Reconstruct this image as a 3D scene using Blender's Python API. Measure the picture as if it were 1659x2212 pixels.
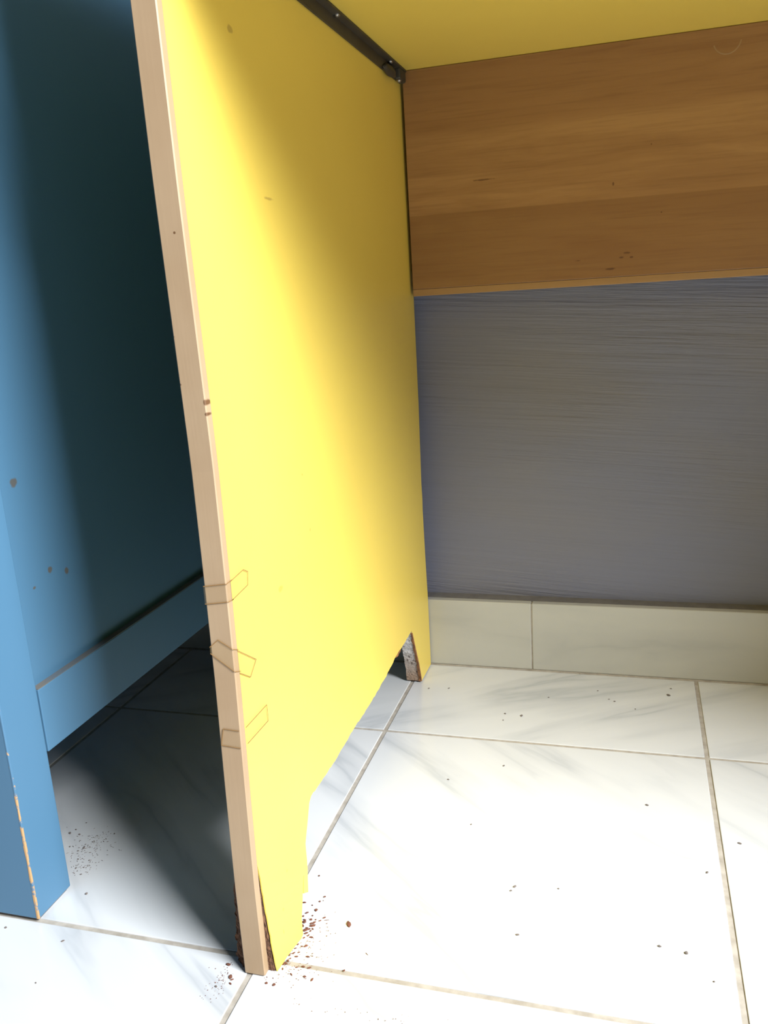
import bpy, bmesh, math, random
from mathutils import Vector, Matrix, noise
random.seed(7)

# ------------------------------------------------------------------ clear
for o in list(bpy.data.objects):
    bpy.data.objects.remove(o, do_unlink=True)
C = bpy.context.scene.collection
SC = bpy.context.scene
U = 0.333            # one floor tile (metres); all coordinates below are in tiles

# ------------------------------------------------------------------ camera
cam = bpy.data.cameras.new('camera')
cam.sensor_fit = 'HORIZONTAL'
cam.sensor_width = 36.0
cam.lens = 36.0 * 1850.0 / 1659.0
cam.clip_start = 0.01
co = bpy.data.objects.new('camera', cam)
C.objects.link(co)
co.rotation_euler = (1.3213, 0.0604, 0.2782)
co.location = (0.7828 * U, -2.4465 * U, 1.3969 * U)
SC.camera = co

# ------------------------------------------------------------------ world, window light, exposure
w = bpy.data.worlds.new('world')
SC.world = w
w.use_nodes = True
bg = w.node_tree.nodes['Background']
bg.inputs[0].default_value = (0.80, 0.88, 1.0, 1)
bg.inputs[1].default_value = 0.011

LDIR = Vector((1.0, -0.56, 0.88)).normalized()
LT = Vector((0.25, -0.55, 0.7)) * U
al = bpy.data.lights.new('window_daylight', 'AREA')
al.shape = 'RECTANGLE'
al.size = 1.0
al.size_y = 1.10
al.energy = 252
al.color = (0.93, 0.97, 1.0)
ao = bpy.data.objects.new('window_daylight', al)
C.objects.link(ao)
ao.location = LT + LDIR * 2.8
ao.rotation_euler = LDIR.to_track_quat('Z', 'Y').to_euler()

SC.view_settings.view_transform = 'Standard'
SC.view_settings.look = 'None'
SC.view_settings.gamma = 1
SC.view_settings.use_curve_mapping = False
SC.view_settings.exposure = 0.0

# ------------------------------------------------------------------ node helpers
def new_mat(name, color=(.8, .8, .8), rough=.5, metal=0.0, spec=.5):
    m = bpy.data.materials.new(name)
    m.use_nodes = True
    b = m.node_tree.nodes['Principled BSDF']
    b.inputs['Base Color'].default_value = (*color, 1)
    b.inputs['Roughness'].default_value = rough
    b.inputs['Metallic'].default_value = metal
    b.inputs['Specular IOR Level'].default_value = spec
    return m, m.node_tree, b

def N(nt, typ, **kw):
    n = nt.nodes.new(typ)
    for k, v in kw.items():
        setattr(n, k, v)
    return n

def pos(nt):
    """world position in tile units"""
    g = N(nt, 'ShaderNodeNewGeometry')
    s = N(nt, 'ShaderNodeVectorMath', operation='SCALE')
    s.inputs['Scale'].default_value = 1.0 / U
    nt.links.new(g.outputs['Position'], s.inputs[0])
    return s.outputs[0]

def mapped(nt, vec, scale=(1, 1, 1), rot=(0, 0, 0), loc=(0, 0, 0)):
    m = N(nt, 'ShaderNodeMapping')
    m.inputs['Scale'].default_value = scale
    m.inputs['Rotation'].default_value = rot
    m.inputs['Location'].default_value = loc
    nt.links.new(vec, m.inputs[0])
    return m.outputs[0]

def noi(nt, vec, scale=5, detail=4, rough=.5, dist=0.0):
    n = N(nt, 'ShaderNodeTexNoise')
    n.inputs['Scale'].default_value = scale
    n.inputs['Detail'].default_value = detail
    n.inputs['Roughness'].default_value = rough
    n.inputs['Distortion'].default_value = dist
    nt.links.new(vec, n.inputs['Vector'])
    return n.outputs['Fac']

def ramp(nt, fac, stops):
    r = N(nt, 'ShaderNodeValToRGB')
    e = r.color_ramp.elements
    while len(e) < len(stops):
        e.new(0.5)
    for i, (p, c) in enumerate(stops):
        e[i].position = p
        e[i].color = (*c, 1) if len(c) == 3 else c
    nt.links.new(fac, r.inputs[0])
    return r.outputs[0]

def mix(nt, fac, a, b, mode='MIX'):
    m = N(nt, 'ShaderNodeMix', data_type='RGBA', blend_type=mode)
    for sock, v in ((m.inputs[0], fac), (m.inputs[6], a), (m.inputs[7], b)):
        if isinstance(v, (int, float)):
            sock.default_value = v
        elif isinstance(v, tuple):
            sock.default_value = (*v, 1)
        else:
            nt.links.new(v, sock)
    return m.outputs[2]

def math_(nt, op, a, b=0.0):
    m = N(nt, 'ShaderNodeMath', operation=op)
    for sock, v in ((m.inputs[0], a), (m.inputs[1], b)):
        if isinstance(v, (int, float)):
            sock.default_value = v
        else:
            nt.links.new(v, sock)
    return m.outputs[0]

def bump(nt, bsdf, h, strength=.2, dist=.002):
    b = N(nt, 'ShaderNodeBump')
    b.inputs['Strength'].default_value = strength
    b.inputs['Distance'].default_value = dist
    nt.links.new(h, b.inputs['Height'])
    nt.links.new(b.outputs[0], bsdf.inputs['Normal'])

def spots(nt, items):
    """mask 0..1 of small irregular stains; items = (centre, (rx,ry,rz)) in tile units"""
    P = pos(nt)
    wob = N(nt, 'ShaderNodeTexNoise')
    wob.inputs['Scale'].default_value = 55
    nt.links.new(P, wob.inputs['Vector'])
    total = None
    for c, r in items:
        m = N(nt, 'ShaderNodeVectorMath', operation='SUBTRACT')
        nt.links.new(P, m.inputs[0])
        m.inputs[1].default_value = c
        d = N(nt, 'ShaderNodeVectorMath', operation='DIVIDE')
        nt.links.new(m.outputs[0], d.inputs[0])
        d.inputs[1].default_value = r
        l = N(nt, 'ShaderNodeVectorMath', operation='LENGTH')
        nt.links.new(d.outputs[0], l.inputs[0])
        x = math_(nt, 'ADD', l.outputs['Value'], math_(nt, 'MULTIPLY', wob.outputs['Fac'], 1.2))
        mr = N(nt, 'ShaderNodeMapRange')
        mr.inputs[1].default_value = 1.2
        mr.inputs[2].default_value = 1.65
        mr.inputs[3].default_value = 1
        mr.inputs[4].default_value = 0
        nt.links.new(x, mr.inputs[0])
        total = mr.outputs[0] if total is None else math_(nt, 'MAXIMUM', total, mr.outputs[0])
    return total

# ------------------------------------------------------------------ materials
def marble(name, base, warm, vein, vein_amt):
    m, nt, b = new_mat(name, base, .22)
    b.inputs['Coat Weight'].default_value = .15
    oi = N(nt, 'ShaderNodeObjectInfo')
    sep = N(nt, 'ShaderNodeSeparateColor')
    nt.links.new(oi.outputs['Color'], sep.inputs[0])
    P = pos(nt)
    rot = N(nt, 'ShaderNodeVectorRotate', rotation_type='Z_AXIS')
    nt.links.new(P, rot.inputs['Vector'])
    nt.links.new(math_(nt, 'MULTIPLY', sep.outputs[0], 6.2832), rot.inputs['Angle'])
    off = N(nt, 'ShaderNodeVectorMath', operation='ADD')
    nt.links.new(rot.outputs[0], off.inputs[0])
    comb = N(nt, 'ShaderNodeCombineXYZ')
    nt.links.new(math_(nt, 'MULTIPLY', sep.outputs[1], 40), comb.inputs[0])
    nt.links.new(math_(nt, 'MULTIPLY', sep.outputs[2], 40), comb.inputs[1])
    nt.links.new(comb.outputs[0], off.inputs[1])
    V = off.outputs[0]
    st = mapped(nt, V, (.75, 4.2, 3))
    f1 = noi(nt, st, 1.0, 5, .5, .3)
    ridge = math_(nt, 'ABSOLUTE', math_(nt, 'SUBTRACT', f1, .5))
    veins = ramp(nt, ridge, [(0.0, (1, 1, 1)), (.025, (.5, .5, .5)), (.10, (0, 0, 0))])
    gate = ramp(nt, noi(nt, mapped(nt, V, (.9, 2.2, 1)), 1.6, 2), [(.40, (0, 0, 0)), (.60, (1, 1, 1))])
    cloud = noi(nt, st, .7, 4, .6)
    c = mix(nt, ramp(nt, cloud, [(.35, (0, 0, 0)), (.75, (1, 1, 1))]), base, warm)
    vm = mix(nt, 1.0, veins, gate, 'MULTIPLY')
    vv = N(nt, 'ShaderNodeRGBToBW')
    nt.links.new(vm, vv.inputs[0])
    c = mix(nt, math_(nt, 'MULTIPLY', vv.outputs[0], vein_amt), c, vein)
    nt.links.new(c, b.inputs['Base Color'])
    return m

M_tile = marble('white_marble', (.645, .65, .655), (.60, .61, .62), (.32, .34, .37), .55)
M_skirt = marble('cream_marble', (.49, .48, .43), (.43, .425, .39), (.34, .335, .315), .5)

def plain(name, col, col2, rough, nscale=20, stretch=(1, 1, 1), bstr=.1, bdist=.0006, spec=.5, nd=4):
    m, nt, b = new_mat(name, col, rough, spec=spec)
    P = mapped(nt, pos(nt), stretch)
    f = noi(nt, P, nscale, nd, .55)
    nt.links.new(mix(nt, ramp(nt, f, [(.3, (0, 0, 0)), (.7, (1, 1, 1))]), col, col2), b.inputs['Base Color'])
    if bstr:
        bump(nt, b, f, bstr, bdist)
    return m, nt, b

M_grout, _, _ = plain('grout', (.30, .265, .22), (.44, .40, .35), .9, 30, bstr=.5)
M_mortar, _, _ = plain('grey_mortar', (.13, .122, .12), (.17, .16, .155), .9, 25, bstr=.6, bdist=.002)

# yellow laminate
m, nt, b = new_mat('yellow_laminate', (.80, .63, .105), .42)
f = noi(nt, pos(nt), 3.0, 4, .6)
base = mix(nt, f, (.75, .56, .098), (.79, .60, .112))
sp = spots(nt, [((.037, -.79, 1.90), (.01, .012, .008)), ((.037, -.675, 1.605), (.01, .022, .004)),
                ((.037, -.80, .782), (.01, .013, .008)), ((.037, -.62, 1.0), (.01, .004, .004)),
                ((.037, -.60, .86), (.01, .005, .005)), ((.055, -.98, .10), (.03, .004, .004)),
                ((.06, -1.00, .06), (.03, .003, .007)), ((.05, -.93, .16), (.03, .005, .003))])
base = mix(nt, math_(nt, 'MULTIPLY', sp, .55), base, (.32, .20, .05))
nt.links.new(base, b.inputs['Base Color'])
bump(nt, b, noi(nt, pos(nt), 220, 2), .04, .0003)
M_yellow = m

# beech lipping
m, nt, b = new_mat('beech_lipping', (.60, .42, .26), .5)
P = pos(nt)
fine = noi(nt, mapped(nt, P, (260, 260, 3.0)), 1.0, 3)
broad = noi(nt, mapped(nt, P, (6, 6, 5)), 1.0, 3)
c = mix(nt, ramp(nt, broad, [(.35, (0, 0, 0)), (.7, (1, 1, 1))]), (.37, .25, .145), (.42, .295, .18))
c = mix(nt, math_(nt, 'MULTIPLY', fine, .35), c, (.30, .20, .12))
sp = spots(nt, [((.037, -1.047, 1.226), (.004, .02, .006)), ((.037, -1.047, 1.205), (.004, .02, .004)),
                ((.020, -1.06, 1.52), (.0025, .02, .0025)), ((-.009, -1.052, 1.345), (.004, .02, .002)),
                ((-.009, -1.052, 1.26), (.004, .02, .002))])
c = mix(nt, sp, c, (.14, .07, .03))
nt.links.new(c, b.inputs['Base Color'])
bump(nt, b, fine, .12, .0003)
M_beech = m

# modesty board: printed wood, broad staves
m, nt, b = new_mat('brown_wood_laminate', (.42, .22, .08), .38)
P = pos(nt)
sepx = N(nt, 'ShaderNodeSeparateXYZ')
nt.links.new(P, sepx.inputs[0])
stave = ramp(nt, math_(nt, 'MULTIPLY', math_(nt, 'SUBTRACT', sepx.outputs[2], 1.35), 1.333),
             [(0.0, (0.30, 0.157, 0.054)), (.389, (0.29, 0.150, 0.051)), (.3905, (0.405, 0.222, 0.081)), (.70, (0.38, 0.207, 0.074)),
              (.74, (0.32, 0.165, 0.058)), (1.0, (0.30, 0.154, 0.054))])
g1 = noi(nt, mapped(nt, P, (1.1, 8, 11)), 1.0, 6, .6, 1.2)
g2 = noi(nt, mapped(nt, P, (5, 60, 130)), 1.0, 3, .5, .2)
c = mix(nt, ramp(nt, g1, [(.38, (0, 0, 0)), (.68, (1, 1, 1))]), stave, (0.235, 0.110, 0.036))
c = mix(nt, .62, stave, c)
c = mix(nt, math_(nt, 'MULTIPLY', ramp(nt, g2, [(.5, (0, 0, 0)), (.8, (1, 1, 1))]), .35), c, (0.154, 0.070, 0.025))
sp = spots(nt, [((.708, .49, 1.686), (.003, .02, .006)), ((.853, .49, 1.590), (.003, .02, .003)),
                ((.752, .49, 1.476), (.012, .02, .003)), ((.735, .49, 1.463), (.009, .02, .003)),
                ((.765, .49, 1.462), (.006, .02, .003)), ((.60, .49, 1.462), (.010, .02, .002)),
                ((.30, .49, 1.735), (.035, .02, .003)), ((.70, .49, 1.43), (.016, .02, .004)),
                ((.82, .49, 1.79), (.003, .02, .003))])
c = mix(nt, math_(nt, 'MULTIPLY', sp, .75), c, (.10, .04, .015))
nt.links.new(c, b.inputs['Base Color'])
bump(nt, b, g2, .06, .0003)
M_wood = m
M_woodlip, _, _ = plain('light_wood_strip', (0.378, 0.217, 0.084), (0.336, 0.192, 0.073), .42, 1.0, (3, 60, 60), .05)

# wall paint with brush marks
m, nt, b = new_mat('brushed_grey_paint', (.34, .335, .375), .55)
P = pos(nt)
rotv = mapped(nt, P, (1, 1, 1), (0, math.radians(-4), 0))
s1 = noi(nt, mapped(nt, rotv, (1.1, 1, 34)), 1.0, 5, .62, .15)
s2 = noi(nt, mapped(nt, rotv, (2.6, 1, 120)), 1.0, 4, .6, .1)
blot = noi(nt, mapped(nt, P, (1.2, 1, 2.4)), 1.3, 3)
amp = ramp(nt, noi(nt, mapped(nt, P, (.8, 1, 2.0)), 1.2, 2), [(.40, (.15, .15, .15)), (.62, (1, 1, 1))])
c = mix(nt, ramp(nt, blot, [(.35, (0, 0, 0)), (.7, (1, 1, 1))]), (.175, .184, .252), (.186, .185, .222))
c = mix(nt, math_(nt, 'MULTIPLY', ramp(nt, s2, [(.42, (0, 0, 0)), (.75, (1, 1, 1))]), .22), c, (.128, .129, .162))
nt.links.new(c, b.inputs['Base Color'])
h = math_(nt, 'MULTIPLY', math_(nt, 'ADD', s1, math_(nt, 'MULTIPLY', s2, .7)), amp)
bump(nt, b, h, .6, .004)
M_wall = m

# blue cabinet paint
m, nt, b = new_mat('blue_paint', (.125, .265, .44), .5)
P = pos(nt)
f = noi(nt, mapped(nt, P, (3, 3, 1.2)), 2, 4)
c = mix(nt, f, (.065, .165, .275), (.073, .178, .29))
sp = spots(nt, [((-.585, -.765, .794), (.02, .010, .010)), ((-.585, -.705, .772), (.02, .008, .010)),
                ((-.585, -.84, 1.03), (.02, .012, .012)), ((-.585, -.83, .77), (.02, .006, .004))])
c = mix(nt, math_(nt, 'MULTIPLY', sp, .8), c, (.10, .075, .045))
nt.links.new(c, b.inputs['Base Color'])
bump(nt, b, noi(nt, mapped(nt, P, (150, 150, 10)), 1, 2), .08, .0004)
M_blue = m

# worn arris of the leg: paint rubbed through to pale wood
m, nt, b = new_mat('worn_blue_edge', (.6, .36, .16), .6)
P = pos(nt)
f = noi(nt, mapped(nt, P, (40, 40, 30)), 1, 5, .7)
sz = N(nt, 'ShaderNodeSeparateXYZ')
nt.links.new(P, sz.inputs[0])
th = math_(nt, 'SUBTRACT', f, math_(nt, 'MULTIPLY', sz.outputs[2], .27))
c = mix(nt, ramp(nt, th, [(.41, (0, 0, 0)), (.46, (1, 1, 1))]), (.069, .17, .28), (.50, .29, .13))
nt.links.new(c, b.inputs['Base Color'])
M_worn = m
M_dust, _, _ = plain('dusty_ledge', (.15, .135, .115), (.10, .13, .16), .9, 14, (1, 1, 1), .5)

M_board, _, _ = plain('gnawed_particle_board', (.045, .02, .011), (.19, .09, .045), .95, 60, (1, 1, 1), 1.0, .004)
M_boardrust, _, _ = plain('rusty_board_rim', (.40, .17, .06), (.20, .09, .04), .95, 70, (1, 1, 1), 1.0, .002)
# cut face of the rear foot: pale, speckled
m, nt, b = new_mat('speckled_cut_board', (.5, .47, .43), .9)
P = pos(nt)
sz = N(nt, 'ShaderNodeSeparateXYZ')
nt.links.new(P, sz.inputs[0])
c = mix(nt, ramp(nt, math_(nt, 'MULTIPLY', sz.outputs[2], 4), [(.1, (0, 0, 0)), (.65, (1, 1, 1))]), (.38, .26, .18), (.60, .575, .55))
c = mix(nt, ramp(nt, noi(nt, P, 75, 4, .6), [(.54, (0, 0, 0)), (.66, (1, 1, 1))]), c, (.10, .06, .04))
nt.links.new(c, b.inputs['Base Color'])
bump(nt, b, noi(nt, P, 90, 3), .8, .002)
M_cut = m

M_iron, _, _ = plain('dark_steel', (.035, .029, .018), (.05, .042, .028), .6, 12, bstr=.1)
M_screw, _, _ = plain('screw_steel', (.45, .43, .40), (.35, .33, .30), .3, 12, bstr=0)
M_screw.node_tree.nodes['Principled BSDF'].inputs['Metallic'].default_value = 1
M_crumb, _, _ = plain('reddish_wood_crumb', (.20, .075, .04), (.11, .04, .025), .9, 40)
M_grit, _, _ = plain('dark_grit', (.13, .11, .10), (.20, .16, .14), .9, 40)

# clear tape: thin film, slightly tan, with a dirty rim
m, nt, b = new_mat('clear_tape_film', (.62, .45, .22), .25)
b.inputs['Alpha'].default_value = .10
M_film = m
M_rim, _, _ = plain('tape_rim_dirt', (.30, .16, .05), (.22, .12, .04), .7, 50, bstr=0)

# ------------------------------------------------------------------ mesh helpers
def finish(name, bm, mat, parent=None, origin=(0, 0, 0), smooth=False):
    """bmesh in tile units, world frame -> object (child of parent whose base is at origin)"""
    for v in bm.verts:
        v.co = (v.co - Vector(origin)) * U
    me = bpy.data.meshes.new(name)
    bm.normal_update()
    bm.to_mesh(me)
    bm.free()
    for mm in (mat if isinstance(mat, (list, tuple)) else [mat]):
        me.materials.append(mm)
    if smooth:
        for p in me.polygons:
            p.use_smooth = True
    o = bpy.data.objects.new(name, me)
    C.objects.link(o)
    if parent is not None:
        o.parent = parent
    return o

def add_box(bm, x0, x1, y0, y1, z0, z1, bev=0.0, seg=2):
    r = bmesh.ops.create_cube(bm, size=1)
    for v in r['verts']:
        v.co = Vector(((x0 + x1) / 2 + v.co.x * (x1 - x0), (y0 + y1) / 2 + v.co.y * (y1 - y0), (z0 + z1) / 2 + v.co.z * (z1 - z0)))
    if bev:
        es = list({e for v in r['verts'] for e in v.link_edges})
        bmesh.ops.bevel(bm, geom=es, offset=bev, segments=seg, affect='EDGES', profile=.5)
    return r

def box(name, dims, mat, parent=None, origin=(0, 0, 0), bev=.003, seg=2):
    bm = bmesh.new()
    add_box(bm, *dims, bev=bev, seg=seg)
    return finish(name, bm, mat, parent, origin)

def root(name, label, cat, base):
    o = bpy.data.objects.new(name, None)
    o.empty_display_size = .05
    o.location = Vector(base) * U
    C.objects.link(o)
    o['label'] = label
    o['category'] = cat
    return o

def struct(o, label=None):
    o['kind'] = 'structure'
    if label:
        o['label'] = label
    return o

# ------------------------------------------------------------------ floor of marble tiles
PY = 1.0214          # tile pitch away from the wall
YB = 0.5286          # front of the skirting tiles
YW = 0.597           # wall plane
X0, X1, Y0R = -5, 8, -6
fl = struct(box('floor', (X0, X1, Y0R * PY, YW + .05, -.10, -.0028), M_grout, bev=0),
            'white marble tile floor with sandy grout joints')
J = .0066            # half joint
def tile_mesh(name, sx, sy, th=.05, bev=.0018):
    bm = bmesh.new()
    add_box(bm, -sx / 2, sx / 2, -sy / 2, sy / 2, -th, 0, bev=bev, seg=2)
    for v in bm.verts:
        v.co *= U
    me = bpy.data.meshes.new(name)
    bm.to_mesh(me)
    bm.free()
    me.materials.append(M_tile)
    return me
tm = tile_mesh('tile', 1 - 2 * J, PY - 2 * J)
tmb = tile_mesh('tile', 1 - 2 * J, YB - .004 - J)
rt = random.Random(3)
for ix in range(X0, X1):
    for iy in range(Y0R, 1):
        o = bpy.data.objects.new('tile', tmb if iy == 0 else tm)
        C.objects.link(o)
        o.parent = fl
        yc = (YB - .004 + J) / 2 if iy == 0 else (iy + .5) * PY
        o.location = (U * (ix + .5), U * yc, U * rt.uniform(-.0008, .0008))
        ang = rt.uniform(.06, .16)
        if iy == 0:
            ang = rt.uniform(.88, .94)
        if (ix, iy) == (0, -1):
            ang = .112
        o.color = (ang, rt.random(), rt.random(), 1)

# ------------------------------------------------------------------ wall, skirting
wl = struct(box('wall_back', (X0, X1, YW, YW + .4, -.05, 7.6), M_wall, bev=0), 'grey lilac painted wall with horizontal brush strokes')
ZS = .2645
bs = bmesh.new()
nx = 60
# mortar bed with a slightly wavy top behind the skirting tiles
prev = None
rows = []
for i in range(nx + 1):
    x = X0 + (X1 - X0) * i / nx
    zt = ZS + .002 + .002 * noise.noise(Vector((x * 1.7, 0, 0)))
    rows.append([bs.verts.new((x, YB + .028, 0)), bs.verts.new((x, YB + .028, zt)), bs.verts.new((x, YW + .01, zt + .004)), bs.verts.new((x, YW + .01, 0))])
for a, b_ in zip(rows, rows[1:]):
    for k in range(3):
        bs.faces.new((a[k], b_[k], b_[k + 1], a[k + 1]))
for e in (rows[0], rows[-1]):
    bs.faces.new(e)
bmesh.ops.recalc_face_normals(bs, faces=bs.faces)
base = struct(finish('baseboard_back', bs, M_mortar), 'cream marble skirting tiles set on grey mortar at the wall foot')
for k in range(-6, 9):
    xa, xb = k + .4235 + .0022, k + 1.4235 - .0022
    xa, xb = max(xa, X0), min(xb, X1)
    if xb - xa < .05:
        continue
    o = box('skirting_tile', (xa, xb, YB, YB + .030, .0035, ZS + rt.uniform(-.001, .001)), M_skirt, base, bev=.003)
    o.color = (0, rt.random(), rt.random(), 1)
    box('grout_joint', (xa - .006, xa + .002, YB + .0025, YB + .027, .002, ZS - .002), M_grout, base, bev=0)
box('grout_bead', (X0, X1, YB - .006, YB + .02, -.01, .0036), M_grout, base, bev=.001)

# ------------------------------------------------------------------ desk
DB = (.03, -.25, 0)
desk = root('desk', 'yellow desk with gnawed side panel, pale beech edge strip and brown wooden modesty board', 'desk', DB)
ZT = 2.0885          # underside of the top
XI, XO = .037, -.0105
DX = 2.52            # unseen right-hand desk side, distance set by the shade it casts

def interp(t, xs, ys):
    if t <= xs[0]:
        return ys[0]
    for a, b_, p, q in zip(xs, xs[1:], ys, ys[1:]):
        if t <= b_:
            return p + (q - p) * (t - a) / (b_ - a)
    return ys[-1]
def yfront(z):       # the lipping is a little bowed
    return interp(z, [0, .22, .433, .681, .891, 1.114, 1.365, 1.595, 1.874, 2.1],
                  [-1.071, -1.0715, -1.0645, -1.054, -1.050, -1.048, -1.056, -1.063, -1.066, -1.067])
def flare(y, z):     # board swollen by damp at the front foot
    g = interp(y, [-1.06, -.95, -.80, -.72], [.55, 1, .9, 0])
    return .036 * max(0, 1 - max(z, 0) / .26) ** 1.4 * g
LIP = .0185          # lipping thickness

# outline of the inner laminate, (y, z), front top -> foot -> gnawed edge -> rear foot -> back
front = [(yfront(z) + LIP + .003, z) for z in [ZT - i * (ZT - .26) / 40 for i in range(41)]]
foot = [(-1.0443, .2223), (-1.0455, .1918), (-1.0460, .1558), (-1.0465, .1187), (-1.0470, .0846), (-1.0500, .0519), (-1.0510, .0223),
        (-1.0503, .0010), (-1.0268, .0022), (-.9941, .0030), (-.9609, .0015), (-.9367, .0006), (-.9292, .0178), (-.9227, .0306),
        (-.9069, .0483), (-.8885, .0704), (-.8640, .0995), (-.8618, .0985), (-.8835, .0665), (-.8622, .0541), (-.8492, .0777),
        (-.8351, .1043), (-.8263, .1289), (-.819, .1521), (-.8036, .1688), (-.7799, .19), (-.7568, .2187), (-.7403, .2272)]
gnaw = [(-.6814, .2235), (-.5769, .2205), (-.47, .2225), (-.3981, .2254), (-.32, .2235), (-.2419, .2225), (-.16, .2245), (-.0794, .2274),
        (.0, .2345), (.0522, .2430), (.085, .2440), (.1171, .2411), (.1418, .2422), (.20, .2445), (.2646, .2473),
        (.3011, .1650), (.3401, .0846), (.3667, .0059)]
back = [(.5190, .0050), (.5235, .26), (.515, .46), (.512, .62), (.516, .66), (.513, .72), (.530, 1.0), (.538, 1.38), (.538, ZT)]

def densify(pts, step, jit, rnd):
    out = []
    for (a, b_) in zip(pts, pts[1:]):
        L = math.hypot(b_[0] - a[0], b_[1] - a[1])
        n = max(1, int(L / step))
        for i in range(n):
            t = i / n
            y, z = a[0] + (b_[0] - a[0]) * t, a[1] + (b_[1] - a[1]) * t
            if i:
                y += rnd.uniform(-jit, jit)
                z += rnd.uniform(-jit, jit)
            out.append((y, max(z, .0005)))
    out.append(pts[-1])
    return out
rj = random.Random(11)
outline = front + densify(foot, .012, .0012, rj) + densify([foot[-1]] + gnaw, .014, .0022, rj)[1:] + back

def slab(name, outl, xa, xb, mat, parent, fa=0.0, fb=0.0, swell=0.0, rough=0.0, side_mat=None, seed=0):
    """polygon outl in (y,z) between x=xa and x=xb; fa/fb scale the flare of each face"""
    bm = bmesh.new()
    rr = random.Random(seed)
    A, B = [], []
    for (y, z) in outl:
        f = flare(y, z)
        s = swell * max(0, 1 - z / .3) * (1 if y > .2 else 0)
        A.append(bm.verts.new((xa + fa * f - s + rr.uniform(-rough, rough) * (z < .3), y, z)))
        B.append(bm.verts.new((xb + fb * f + rr.uniform(-rough, rough) * (z < .3), y, z)))
    n = len(outl)
    sides = [bm.faces.new((A[i], A[(i + 1) % n], B[(i + 1) % n], B[i])) for i in range(n)]
    for ring in (A, B):
        es = [bm.edges.get((ring[i], ring[(i + 1) % n])) for i in range(n)]
        bmesh.ops.triangle_fill(bm, use_beauty=True, use_dissolve=False, edges=es)
    bmesh.ops.recalc_face_normals(bm, faces=bm.faces)
    if side_mat:
        for f in sides:
            if f.is_valid:
                f.material_index = side_mat(f.calc_center_median())
    return finish(name, bm, mat, parent, DB)

def inset_outline(outl, d):
    out = []
    n = len(outl)
    for i in range(n):
        p, q = Vector(outl[i - 1]), Vector(outl[(i + 1) % n])
        t = (q - p)
        nrm = Vector((-t.y, t.x))
        if nrm.length > 0:
            nrm.normalize()
        y, z = outl[i]
        k = d if z < .3 and y < .26 and y > -1.04 else 0
        out.append((y + nrm.x * k, max(.0008, z + nrm.y * k)))
    return out

# board core (brown, gnawed)
def core_mat(c):
    if c.y > .262 and c.z < .25 and c.y < .38:
        return 1
    return 0
fpos = [(max(y, yfront(z) + LIP) if z < .26 else y, z) for y, z in outline]
core = slab('side_panel', inset_outline(fpos, .005), XO + .004, XI - .003, [M_board, M_cut], desk, fa=-.35, fb=.80, swell=.013, rough=.0012, side_mat=core_mat, seed=4)
core['label'] = 'gnawed yellow laminated side panel, crumbling at the front foot'
lam = slab('laminate', outline, XI - .0028, XI, M_yellow, core, fa=1, fb=1, seed=5)
lam['label'] = 'bright yellow laminate skin with ragged bottom edge'
lam2 = slab('laminate', [(y + .014, z) if .262 < y < .38 and z < .25 else (y, z) for y, z in outline], XO, XO + .004, M_yellow, core, fa=-.35, fb=-.35, swell=.013, seed=6)
for o in (lam, lam2):
    o.matrix_parent_inverse = Matrix.Identity(4)

# rusty rim where the core swells at the rear foot
bm = bmesh.new()
rr = random.Random(9)
pr = None
for i in range(19):
    t = i / 18
    y, z = interp(t, [0, .34, .67, 1], [.2700, .3011, .3401, .3667]), interp(t, [0, .34, .67, 1], [.235, .1650, .0846, .0059])
    wv = .004 + .004 * rr.random() + .004 * t
    vs = [bm.verts.new((XI - wv, y - .0025, z)), bm.verts.new((XI + .0006, y - .0035 - .002 * rr.random(), z)), bm.verts.new((XI + .0006, y + .004, z)), bm.verts.new((XI - wv, y + .004, z))]
    if pr:
        for k in range(4):
            bm.faces.new((pr[k], pr[(k + 1) % 4], vs[(k + 1) % 4], vs[k]))
    else:
        bm.faces.new(vs)
    pr = vs
bm.faces.new(pr)
bmesh.ops.recalc_face_normals(bm, faces=bm.faces)
o = finish('torn_rim', bm, M_boardrust, core, DB)
o['label'] = 'rust-brown torn board rim of the rear foot'
# torn lump at the top of the rear notch
bm = bmesh.new()
bmesh.ops.create_icosphere(bm, subdivisions=3, radius=1)
for v in bm.verts:
    q = v.co.copy()
    k = 1 + .45 * noise.noise(q * 2.3)
    v.co = Vector((.018 + q.x * .019 * k, .085 + q.y * .045 * k, .237 + q.z * .009 * k))
o = finish('torn_rim', bm, M_boardrust, core, DB, True)

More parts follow.
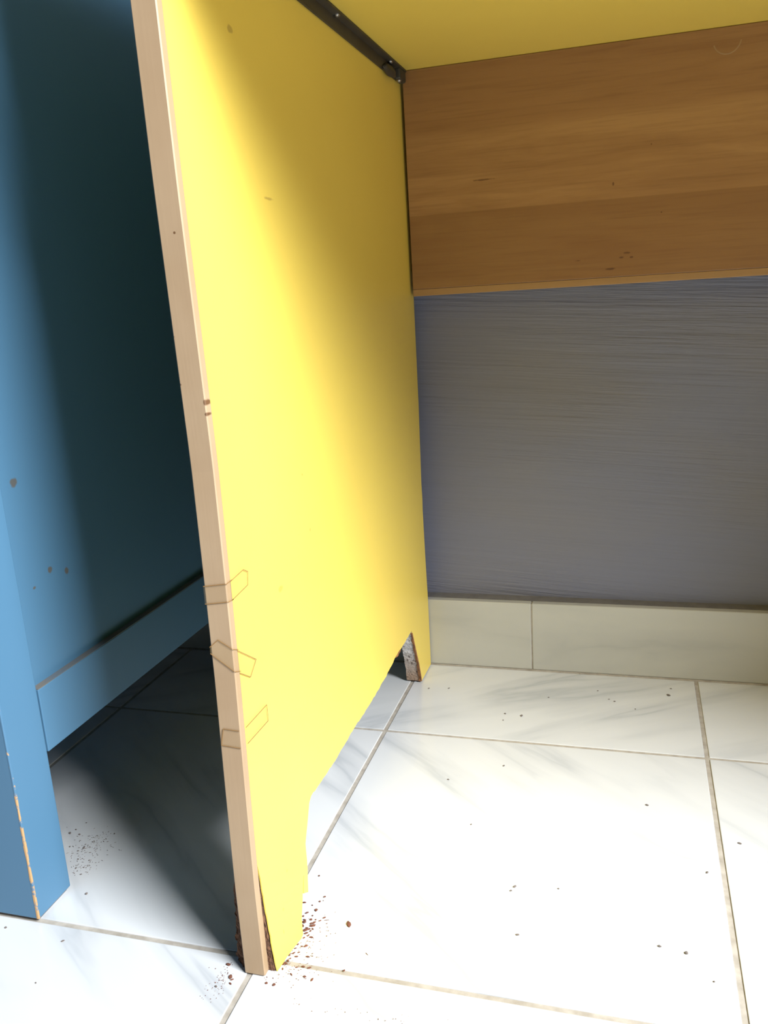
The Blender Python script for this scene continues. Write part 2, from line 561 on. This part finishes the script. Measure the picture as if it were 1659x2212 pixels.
# gnawed crumbling core showing between the lipping and the swollen laminate, both sides
def rough_wedge(side, seed):
    bm = bmesh.new()
    rr = random.Random(seed)
    pr = None
    nz, nk = 46, 7
    for i in range(nz + 1):
        z = .0005 + .40 * i / nz
        f = max(0, 1 - z / .40) ** 1.2
        row = []
        for k in range(nk):
            t = k / (nk - 1)
            if side > 0:
                x = XI - .004 + t * max(0.0, flare(-1.056, z) - .001) + rr.uniform(-.0022, .0008) * f
                y = yfront(z) + LIP - .001 + t * .006 * f + rr.uniform(-.0035, .0025) * f
            else:
                x = XO + .004 - (.036 * t * f) + rr.uniform(-.004, .004) * f
                y = yfront(z) + LIP - .006 + t * .018 * f + rr.uniform(-.0035, .0035) * f
            row.append(bm.verts.new((x, y, z)))
        # back of the strip, inside the board
        row.append(bm.verts.new((row[-1].co.x, yfront(z) + LIP + .06, z)))
        row.append(bm.verts.new((row[0].co.x, yfront(z) + LIP + .06, z)))
        if pr:
            m_ = len(row)
            for k in range(m_):
                bm.faces.new((pr[k], pr[(k + 1) % m_], row[(k + 1) % m_], row[k]))
        else:
            bm.faces.new(row)
        pr = row
    bm.faces.new(pr)
    bmesh.ops.recalc_face_normals(bm, faces=bm.faces)
    o = finish('crumbled_core', bm, M_board, core, DB)
    o['label'] = 'dark crumbling particle board behind the beech strip'
rough_wedge(1, 21)
rough_wedge(-1, 22)

# beech lipping along the front of the side panel
def lipping(x0, x1, zs, z0, parent):
    bm = bmesh.new()
    pr = None
    c = .0022
    for z in zs:
        yf = yfront(z)
        pts = [(x0 + c, yf), (x1 - c, yf), (x1, yf + c), (x1, yf + LIP), (x0, yf + LIP), (x0, yf + c)]
        row = [bm.verts.new((x, y, z)) for x, y in pts]
        if pr:
            for k in range(6):
                bm.faces.new((pr[k], pr[(k + 1) % 6], row[(k + 1) % 6], row[k]))
        else:
            bm.faces.new(row)
        pr = row
    bm.faces.new(pr)
    bmesh.ops.recalc_face_normals(bm, faces=bm.faces)
    o = finish('edge_strip', bm, M_beech, parent, DB)
    o['label'] = 'pale beech edge strip'
    return o
lipping(XO + .001, XI + .0012, [.004 + (ZT - .004) * i / 40 for i in range(41)], 0, core)

# clear tape pieces round the front edge
def tape(front_poly, lip_poly, side_poly):
    """polys in (x,z) on the front, (y,z) on the inner face; lip_poly = (z low, z high) pairs"""
    bm = bmesh.new()
    rim = bmesh.new()
    e = .0012
    def face(pts):
        vs = [bm.verts.new(p) for p in pts]
        bm.faces.new(vs)
    def edge(p, q, nrm):
        p, q = Vector(p), Vector(q)
        d = (q - p).normalized()
        s = d.cross(Vector(nrm)).normalized() * .00075
        n_ = Vector(nrm) * .0005
        a = [p + s, p - s, q - s, q + s]
        lo = [rim.verts.new(v) for v in a]
        hi = [rim.verts.new(v + n_) for v in a]
        rim.faces.new(hi)
        for k in range(4):
            rim.faces.new((lo[k], lo[(k + 1) % 4], hi[(k + 1) % 4], hi[k]))
    F = [(x, yfront(z) - e, z) for x, z in front_poly]
    S = [(XI + .0012 + e, y, z) for y, z in side_poly]
    face(F)
    face(S)
    if lip_poly:
        zl0, zh0, zl1, zh1 = lip_poly
        y0, y1 = yfront(zl0) - e, yfront(zl0) + LIP + .003
        face([(XI + .0012 + e, y0, zl0), (XI + .0012 + e, y1, zl1), (XI + .0012 + e, y1, zh1), (XI + .0012 + e, y0, zh0)])
        edge((XI + .0012 + e, y0, zl0), (XI + .0012 + e, y1, zl1), (1, 0, 0))
        edge((XI + .0012 + e, y0, zh0), (XI + .0012 + e, y1, zh1), (1, 0, 0))
    for P, nrm in ((F, (0, -1, 0)), (S, (1, 0, 0))):
        for i in range(len(P) - 1):
            if nrm[1] and P[i][0] == XO and P[i + 1][0] == XO:
                continue        # here the film runs on round the far corner
            edge(P[i], P[i + 1], nrm)
    bmesh.ops.recalc_face_normals(rim, faces=rim.faces)
    # give the film its own thickness
    bmesh.ops.solidify(bm, geom=bm.faces[:], thickness=.0004)
    me_t = bpy.data.meshes.new('tmp')
    rim.to_mesh(me_t)
    rim.free()
    n0 = len(bm.faces)
    bm.from_mesh(me_t)
    bm.faces.ensure_lookup_table()
    for f in bm.faces[n0:]:
        f.material_index = 1
    o = finish('tape_strip', bm, [M_film, M_rim], core, DB)
    o['label'] = 'clear tape patch wrapped round the edge'
XR = XI + .0008
# open outlines: the last point is not joined back to the first one where the tape turns the corner
tape([(XR, .8805), (XO, .874), (XO, .838), (XR, .8445)], (.8445, .8805, .842, .8815),
     [(-1.036, .8800), (-.976, .8845), (-.956, .8740), (-.962, .8480), (-1.036, .8420)])
tape([(XR, .748), (.009, .7655), (XO, .749), (XO, .736), (XR, .701)], (.701, .748, .692, .738),
     [(-1.037, .738), (-.960, .685), (-.993, .661), (-1.037, .690)])
tape([(XR - .002, .575), (.001, .577), (-.006, .541), (XR - .002, .538)], None,
     [(-1.035, .571), (-.933, .569), (-.934, .532), (-1.035, .535)])

# top
top = box('desk_top', (-.03, DX + .06, -1.10, .545, ZT, ZT + .075), M_yellow, desk, DB, .004)
top['label'] = 'yellow underside of the desk top'
box('edge_strip', (-.03, DX + .06, -1.1195, -1.1005, ZT + .001, ZT + .074), M_beech, top, DB, .004)
# modesty board with light lower strip
mod = box('modesty_panel', (.0480, DX - .01, .489, .536, 1.4045, ZT - .001), M_wood, desk, DB, .002)
mod['label'] = 'brown wood grain modesty board hanging behind the desk'
st = box('edge_strip', (.0480, DX - .01, .4885, .5365, 1.3815, 1.4040), M_woodlip, mod, DB, .002)
# scuffed ring near its upper right
bm = bmesh.new()
pr = None
for i in range(15):
    a = math.radians(200 + 150 * i / 14)
    row = []
    for rr_, yy in ((.0365, .4888), (.0385, .4884), (.0405, .4888), (.0385, .4892)):
        row.append(bm.verts.new((1.027 + rr_ * math.cos(a), yy, 2.055 + rr_ * 1.05 * math.sin(a))))
    if pr:
        for k in range(4):
            bm.faces.new((pr[k], pr[(k + 1) % 4], row[(k + 1) % 4], row[k]))
    pr = row
bmesh.ops.recalc_face_normals(bm, faces=bm.faces)
M_scuff, _, _ = plain('scuffed_varnish', (.33, .20, .085), (.30, .175, .07), .5, 30, bstr=0)
o = finish('scuff_ring', bm, M_scuff, mod, DB)

# right-hand desk side, unseen, placed to shade the rear right of the floor
sp2 = box('side_panel', (DX, DX + .048, -1.048, .52, .004, ZT - .001), M_yellow, desk, DB, .002)
box('edge_strip', (DX, DX + .048, -1.067, -1.0485, .004, ZT - .001), M_beech, sp2, DB, .002)

# added board above the desk top, unseen, keeps light off the cabinet side
hp = box('added_shade_board', (XO, XI, -1.03, .53, ZT + .075, 2.66), M_yellow, desk, DB, .002)
box('edge_strip', (XO, XI, -1.0485, -1.0305, ZT + .075, 2.66), M_beech, hp, DB, .002)

# angle iron in the corner under the top
bm = bmesh.new()
Lp = [(XI + .0006, ZT - .0006), (XI + .0006, ZT - .038), (XI + .006, ZT - .038), (XI + .007, ZT - .0085), (XI + .0255, ZT - .0065), (XI + .0255, ZT - .0006)]
ends = []
for y in (-.98, .487):
    ends.append([bm.verts.new((x, y, z)) for x, z in Lp])
for k in range(6):
    bm.faces.new((ends[0][k], ends[0][(k + 1) % 6], ends[1][(k + 1) % 6], ends[1][k]))
for e_ in ends:
    bm.faces.new(e_)
bmesh.ops.recalc_face_normals(bm, faces=bm.faces)
iron = finish('angle_bracket', bm, M_iron, desk, DB)
iron['label'] = 'dark steel angle bar under the desk top'
def screw(x, y, z, r, h, mat, nm='screw', flat=1.0):
    bm = bmesh.new()
    bmesh.ops.create_uvsphere(bm, u_segments=16, v_segments=8, radius=1)
    for v in bm.verts:
        q = v.co
        zz = max(q.z, -1) * h
        v.co = Vector((x + q.x * r, y + q.y * r * flat, z + (zz if zz < 0 else zz * .3)))
    # driver slot
    add_box(bm, x - r * .7, x + r * .7, y - r * .12, y + r * .12, z - h * 1.12, z - h * .9)
    finish(nm, bm, mat, iron, DB, False)
for yy in (-.75, -.17, .33):
    screw(XI + .0155, yy, ZT - .0078, .0085, .006, M_screw)
# rounded stop and clip at the back end of the bar
bm = bmesh.new()
bmesh.ops.create_icosphere(bm, subdivisions=3, radius=1)
for v in bm.verts:
    q = v.co.copy()
    k = 1 + .15 * noise.noise(q * 2)
    v.co = Vector((XI + .011 + q.x * .011 * k, .335 + q.y * .065 * k, ZT - .032 + q.z * .016 * k))
finish('stop_block', bm, M_iron, iron, DB, True)
bm = bmesh.new()
add_box(bm, XI + .002, XI + .024, .415, .486, ZT - .040, ZT - .004, bev=.006)
finish('clip', bm, M_iron, iron, DB)
screw(XI + .013, .435, ZT - .040, .008, .006, M_screw)

# ------------------------------------------------------------------ blue cabinet on legs
CB = (-.9, -.3, 0)
cab = root('cabinet', 'blue painted wooden cabinet with worn square leg, left of the yellow desk', 'cabinet', CB)
XL = -.5626
LW = .150
CX0 = -2.35
CZ = 4.6
YF0, YF1 = -1.0295, -.9060
CY1 = .46
legs = [(XL - LW, XL, YF0, YF1), (CX0, CX0 + LW, YF0, YF1), (XL - LW, XL, CY1 - .124, CY1), (CX0, CX0 + LW, CY1 - .124, CY1)]
leg_objs = []
for i, (a, b_, c_, d_) in enumerate(legs):
    lg = box('leg', (a, b_, c_, d_, .008, CZ), M_blue, cab, CB, .004, 3)
    box('felt_glide', (a + .008, b_ - .008, c_ + .008, d_ - .008, .0, .0085), M_grit, lg, CB, .001)
    leg_objs.append(lg)
leg_objs[0]['label'] = 'square blue front leg with paint rubbed off its corner'
# rubbed corner of the near leg
bm = bmesh.new()
pr = None
rr = random.Random(5)
for i in range(91):
    z = .010 + 1.0 * i / 90
    wd = .0032 + .0022 * noise.noise(Vector((z * 22, 1, 3))) + .0022 * max(0, 1 - z / .5)
    row = [bm.verts.new(p) for p in ((XL - wd, YF0 - .0006, z), (XL - .0012, YF0 - .0004, z), (XL + .0005, YF0 + .0012, z), (XL + .0006, YF0 + wd * .75, z), (XL - .004, YF0 + .004, z))]
    if pr:
        for k in range(5):
            bm.faces.new((pr[k], pr[(k + 1) % 5], row[(k + 1) % 5], row[k]))
    pr = row
bmesh.ops.recalc_face_normals(bm, faces=bm.faces)
o = finish('worn_corner', bm, M_worn, leg_objs[0], CB)
o['label'] = 'bare orange wood where the paint has rubbed off'
# recessed side panel, bottom rail with dusty top ledge
XP = XL - .0225
sd = box('side_panel', (XP - .04, XP, YF1 - .01, CY1 - .12, .45, CZ - .02), M_blue, cab, CB, .001)
sd['label'] = 'recessed blue side panel with small brown stains'
# soft cove between the leg and the recessed panel
bm = bmesh.new()
pr = None
for i in range(9):
    t = i / 8
    a = t * math.pi / 2
    x = XL - .0015 - (.0210) * (1 - math.cos(a)) if False else XL - .0015 - .0210 * (t ** .9)
    y = YF1 - .004 + .0075 * t
    row = [bm.verts.new((x, y, .545)), bm.verts.new((x, y, CZ - .02))]
    if pr:
        bm.faces.new((pr[0], row[0], row[1], pr[1]))
    pr = row
r0 = [bm.verts.new((XP - .004, YF1 - .008, .545)), bm.verts.new((XP - .004, YF1 - .008, CZ - .02))]
bm.faces.new((pr[0], r0[0], r0[1], pr[1]))
bmesh.ops.recalc_face_normals(bm, faces=bm.faces)
finish('cove_moulding', bm, M_blue, cab, CB, True)
rail = box('bottom_rail', (XL - .075, XL - .0012, YF1 + .0055, CY1 - .125, .3785, .5405), M_blue, cab, CB, .0022)
rail['label'] = 'blue bottom rail below the side panel'
o = box('dust_strip', (XP - .001, XL - .0025, YF1 + .007, CY1 - .13, .5395, .5420), M_dust, rail, CB, 0)
o['label'] = 'dusty top ledge of the rail'
box('back_rail', (CX0 + LW, XL - LW, CY1 - .07, CY1 - .02, .3785, CZ - .05), M_blue, cab, CB, .002)
box('front_rail', (CX0 + LW, XL - LW, YF0 + .02, YF1 - .02, .3785, .5405), M_blue, cab, CB, .003)
box('bottom_board', (CX0 + .03, XL - .08, YF1 + .006, CY1 - .13, .43, .47), M_blue, cab, CB, 0)
box('side_panel', (CX0 + .03, CX0 + .07, YF1 - .01, CY1 - .12, .3785, CZ - .02), M_blue, cab, CB, .001)
for k, (a, b_) in enumerate(((CX0 + LW + .004, (CX0 + XL) / 2 - .003), ((CX0 + XL) / 2 + .003, XL - LW - .004))):
    d = box('door', (a, b_, YF0 + .012, YF0 + .062, .546, CZ - .03), M_blue, cab, CB, .004)
    hx = (CX0 + XL) / 2 + (.07 if k else -.07)
    bm = bmesh.new()
    bmesh.ops.create_uvsphere(bm, u_segments=16, v_segments=10, radius=.028)
    for v in bm.verts:
        v.co += Vector((hx, YF0 - .018, 2.4))
    finish('knob', bm, M_screw, d, CB, True)
box('top_board', (CX0 - .04, XL + .04, YF0 - .05, CY1 + .03, CZ, CZ + .07), M_blue, cab, CB, .008)

# ------------------------------------------------------------------ crumbs and splinters on the floor
def crumb_mesh(name, seed, mat, elong):
    rr = random.Random(seed)
    bm = bmesh.new()
    bmesh.ops.create_icosphere(bm, subdivisions=1, radius=1)
    for v in bm.verts:
        v.co = Vector((v.co.x * elong * rr.uniform(.7, 1.25), v.co.y * rr.uniform(.6, 1.2), max(v.co.z, -.6) * .45 * rr.uniform(.7, 1.2) + .3))
    zmin = min(v.co.z for v in bm.verts)
    for v in bm.verts:
        v.co.z -= zmin
        v.co *= U
    me = bpy.data.meshes.new(name)
    bm.to_mesh(me)
    bm.free()
    me.materials.append(mat)
    return me
CR = [crumb_mesh('wood_crumb', i, M_crumb, 1.2 + .35 * i) for i in range(4)]
GR = [crumb_mesh('grit_speck', 20 + i, M_grit, 1.2 + .3 * i) for i in range(3)]
SPL = crumb_mesh('wood_splinter', 50, M_crumb, 7.0)
WC = [(0.038, -0.737, 0.0042), (0.078, -0.807, 0.0042), (0.072, -0.825, 0.0042), (0.059, -0.841, 0.0042), (0.074, -0.855, 0.0084), (0.055, -0.868, 0.0042), (0.072, -0.874, 0.0042), (0.101, -0.875, 0.0042), (0.059, -0.891, 0.0042), (0.061, -0.898, 0.0063), (0.073, -0.887, 0.0042), (0.084, -0.905, 0.0092), (0.088, -0.915, 0.0042), (0.072, -0.922, 0.0067), (0.077, -0.931, 0.0042), (0.078, -0.945, 0.0042), (0.085, -0.936, 0.0042), (0.094, -0.94, 0.0042), (0.091, -0.967, 0.0042), (0.083, -0.971, 0.0042), (0.083, -0.989, 0.0042), (0.082, -1.002, 0.0042), (0.072, -0.994, 0.0042), (0.071, -1.01, 0.0042), (0.069, -1.017, 0.0042), (0.065, -1.025, 0.0059), (0.063, -1.029, 0.0042), (0.068, -1.026, 0.0042), (0.066, -1.042, 0.0042), (0.107, -0.997, 0.0042), (0.036, -0.836, 0.0042), (0.051, -0.88, 0.0042), (0.061, -0.91, 0.0042), (0.09, -1.052, 0.0042), (0.12, -1.052, 0.0042), (0.139, -1.057, 0.0042), (0.065, -1.086, 0.0059), (0.047, -1.086, 0.0042), (-0.056, -1.056, 0.0067), (-0.036, -1.087, 0.0084), (-0.03, -1.093, 0.0042), (-0.028, -1.104, 0.0042), (0.094, -1.031, 0.0042), (0.108, -1.026, 0.0042), (0.121, -1.027, 0.0042), (0.08, -0.917, 0.0042), (0.085, -0.922, 0.0042), (0.083, -0.896, 0.0042), (0.078, -0.899, 0.0042), (0.084, -0.885, 0.0042), (0.095, -0.886, 0.0042), (0.073, -0.914, 0.0042), (0.057, -0.897, 0.0042), (0.072, -0.967, 0.0042), (0.071, -0.979, 0.0042), (0.065, -1.001, 0.0042), (0.165, -0.885, 0.0092), (0.12, -1.051, 0.0042), (0.139, -1.057, 0.0042), (0.065, -1.087, 0.005), (0.091, -0.968, 0.0046), (0.198, -1.018, 0.0042)]
GS = [(0.074, 0.322, 0.0049), (0.146, 0.334, 0.0038), (0.372, 0.176, 0.0049), (0.372, 0.13, 0.0038), (0.428, 0.17, 0.0061), (0.415, -0.149, 0.0046), (0.266, -0.252, 0.0038), (0.371, -0.456, 0.0038), (0.826, -0.279, 0.0049), (0.518, -0.68, 0.0049), (0.511, -0.696, 0.0034), (0.62, -0.667, 0.003), (0.545, -0.837, 0.0053), (0.846, -0.809, 0.0042), (0.9, -0.817, 0.0061), (0.95, -0.886, 0.0038), (0.667, 0.395, 0.0038), (0.913, 0.45, 0.0038), (0.904, 0.398, 0.0061), (0.707, 0.336, 0.0038), (0.726, 0.323, 0.0038), (1.048, -0.407, 0.0049), (0.962, -0.538, 0.0038), (0.504, 0.318, 0.0034), (0.794, 0.278, 0.003), (0.597, 0.523, 0.0042), (-0.468, -1.071, 0.0036), (-0.633, -1.062, 0.0047), (-0.448, -1.193, 0.0036), (-0.055, -1.118, 0.0036), (-0.512, -0.917, 0.005), (-0.68, -0.706, 0.0047), (-0.711, -0.706, 0.005), (-0.631, -0.756, 0.0043), (-0.584, -0.8, 0.0036), (-0.704, -0.688, 0.0032), (-0.639, -0.77, 0.0032), (-0.673, -0.759, 0.0036), (-0.581, -0.828, 0.0036), (-0.6, -0.835, 0.0032), (-0.571, -0.854, 0.0032), (-0.694, -0.653, 0.0029), (-0.617, -0.801, 0.0032), (-0.584, -0.683, 0.0032)]
SP = [(0.11, -0.881, 0.33, 0.001), (0.062, -0.898, 0.33, 0.0008), (0.086, -0.915, 0.25, 0.0007), (0.232, -0.962, -0.69, 0.0008)]
SPL_LAB = ['thin brown splinter lying alone right of the crumbs, pointing sideways', 'short brown splinter touching the yellow gnawed foot', 'brown splinter in the middle of the crumb scatter', 'small slanted splinter alone on the big bright tile']
rc = random.Random(31)
def drop(me, nm, x, y, s, rz, label, cat, group):
    o = bpy.data.objects.new(nm, me)
    C.objects.link(o)
    o.location = (x * U, y * U, .0004 * U)
    o.scale = (s, s, s)
    o.rotation_euler = (0, 0, rz)
    o['label'] = label
    o['category'] = cat
    if group:
        o['group'] = group
for x, y, s in WC:
    if x < -.01:
        lab, grp = 'reddish-brown wood crumb left of the beech strip, near the tile corner', 'wood crumbs left of the foot'
    elif y < -1.045:
        lab, grp = 'reddish-brown wood crumb in front of the gnawed foot, by the front grout line', 'wood crumbs in front of the foot'
    else:
        lab, grp = 'tiny reddish-brown wood crumb scattered right of the gnawed yellow foot', 'wood crumbs right of the foot'
    drop(CR[rc.randrange(4)], 'wood_crumb', x, y, s * rc.uniform(.45, .75), rc.uniform(0, 3.14), lab, 'crumb', grp)
for x, y, s in GS:
    if x < -.02:
        lab, grp = 'dark grit speck on the tiles beside the blue cabinet leg', 'grit by the cabinet leg'
    elif y > 0:
        lab, grp = 'dark grit speck on the narrow tile row along the skirting', 'grit along the skirting'
    elif x > 1:
        lab, grp = 'dark grit speck on the tile at the right edge', 'grit on the right-hand tile'
    else:
        lab, grp = 'dark grit speck on the big bright tile under the desk', 'grit on the big tile'
    drop(GR[rc.randrange(3)], 'grit_speck', x, y, s * rc.uniform(.6, .9), rc.uniform(0, 3.14), lab, 'grit', grp)
for (x, y, a, s), lab in zip(SP, SPL_LAB):
    drop(SPL, 'wood_splinter', x, y, s, a, lab, 'splinter', None)


# fine sawdust and dust: too small to count
def dust(name, mat, label, cat, areas, seed):
    rr = random.Random(seed)
    bm = bmesh.new()
    for (cx, cy, sx, sy, n, smin, smax) in areas:
        for _ in range(n):
            x, y = rr.gauss(cx, sx), rr.gauss(cy, sy)
            a, L, w_ = rr.uniform(0, 6.283), rr.uniform(smin, smax), rr.uniform(.0004, .0011)
            d = Vector((math.cos(a), math.sin(a), 0))
            e = Vector((-d.y, d.x, 0)) * w_
            c = Vector((x, y, .0012))
            v = [bm.verts.new(p) for p in (c - d * L, c + e, c + d * L, c - e)]
            t = bm.verts.new(c + Vector((0, 0, w_ * 1.2)))
            for k in range(4):
                bm.faces.new((v[k], v[(k + 1) % 4], t))
            bm.faces.new(v[::-1])
    o = finish(name, bm, mat, None)
    o['kind'] = 'stuff'
    o['label'] = label
    o['category'] = cat
    return o
dust('sawdust', M_crumb, 'fine brown sawdust sprinkled at the gnawed desk foot', 'sawdust',
     [(.10, -.97, .028, .055, 110, .0008, .0026), (.07, -1.045, .03, .02, 60, .0008, .0022), (-.055, -1.10, .014, .030, 70, .0006, .0018), (.40, -1.12, .16, .008, 60, .0006, .002)], 61)
dust('floor_dust', M_grit, 'thin grey dust smear on the tile beside the blue cabinet leg', 'dust',
     [(-.62, -.74, .035, .035, 110, .0008, .0045), (-.58, -.82, .02, .02, 60, .0008, .0035)], 62)
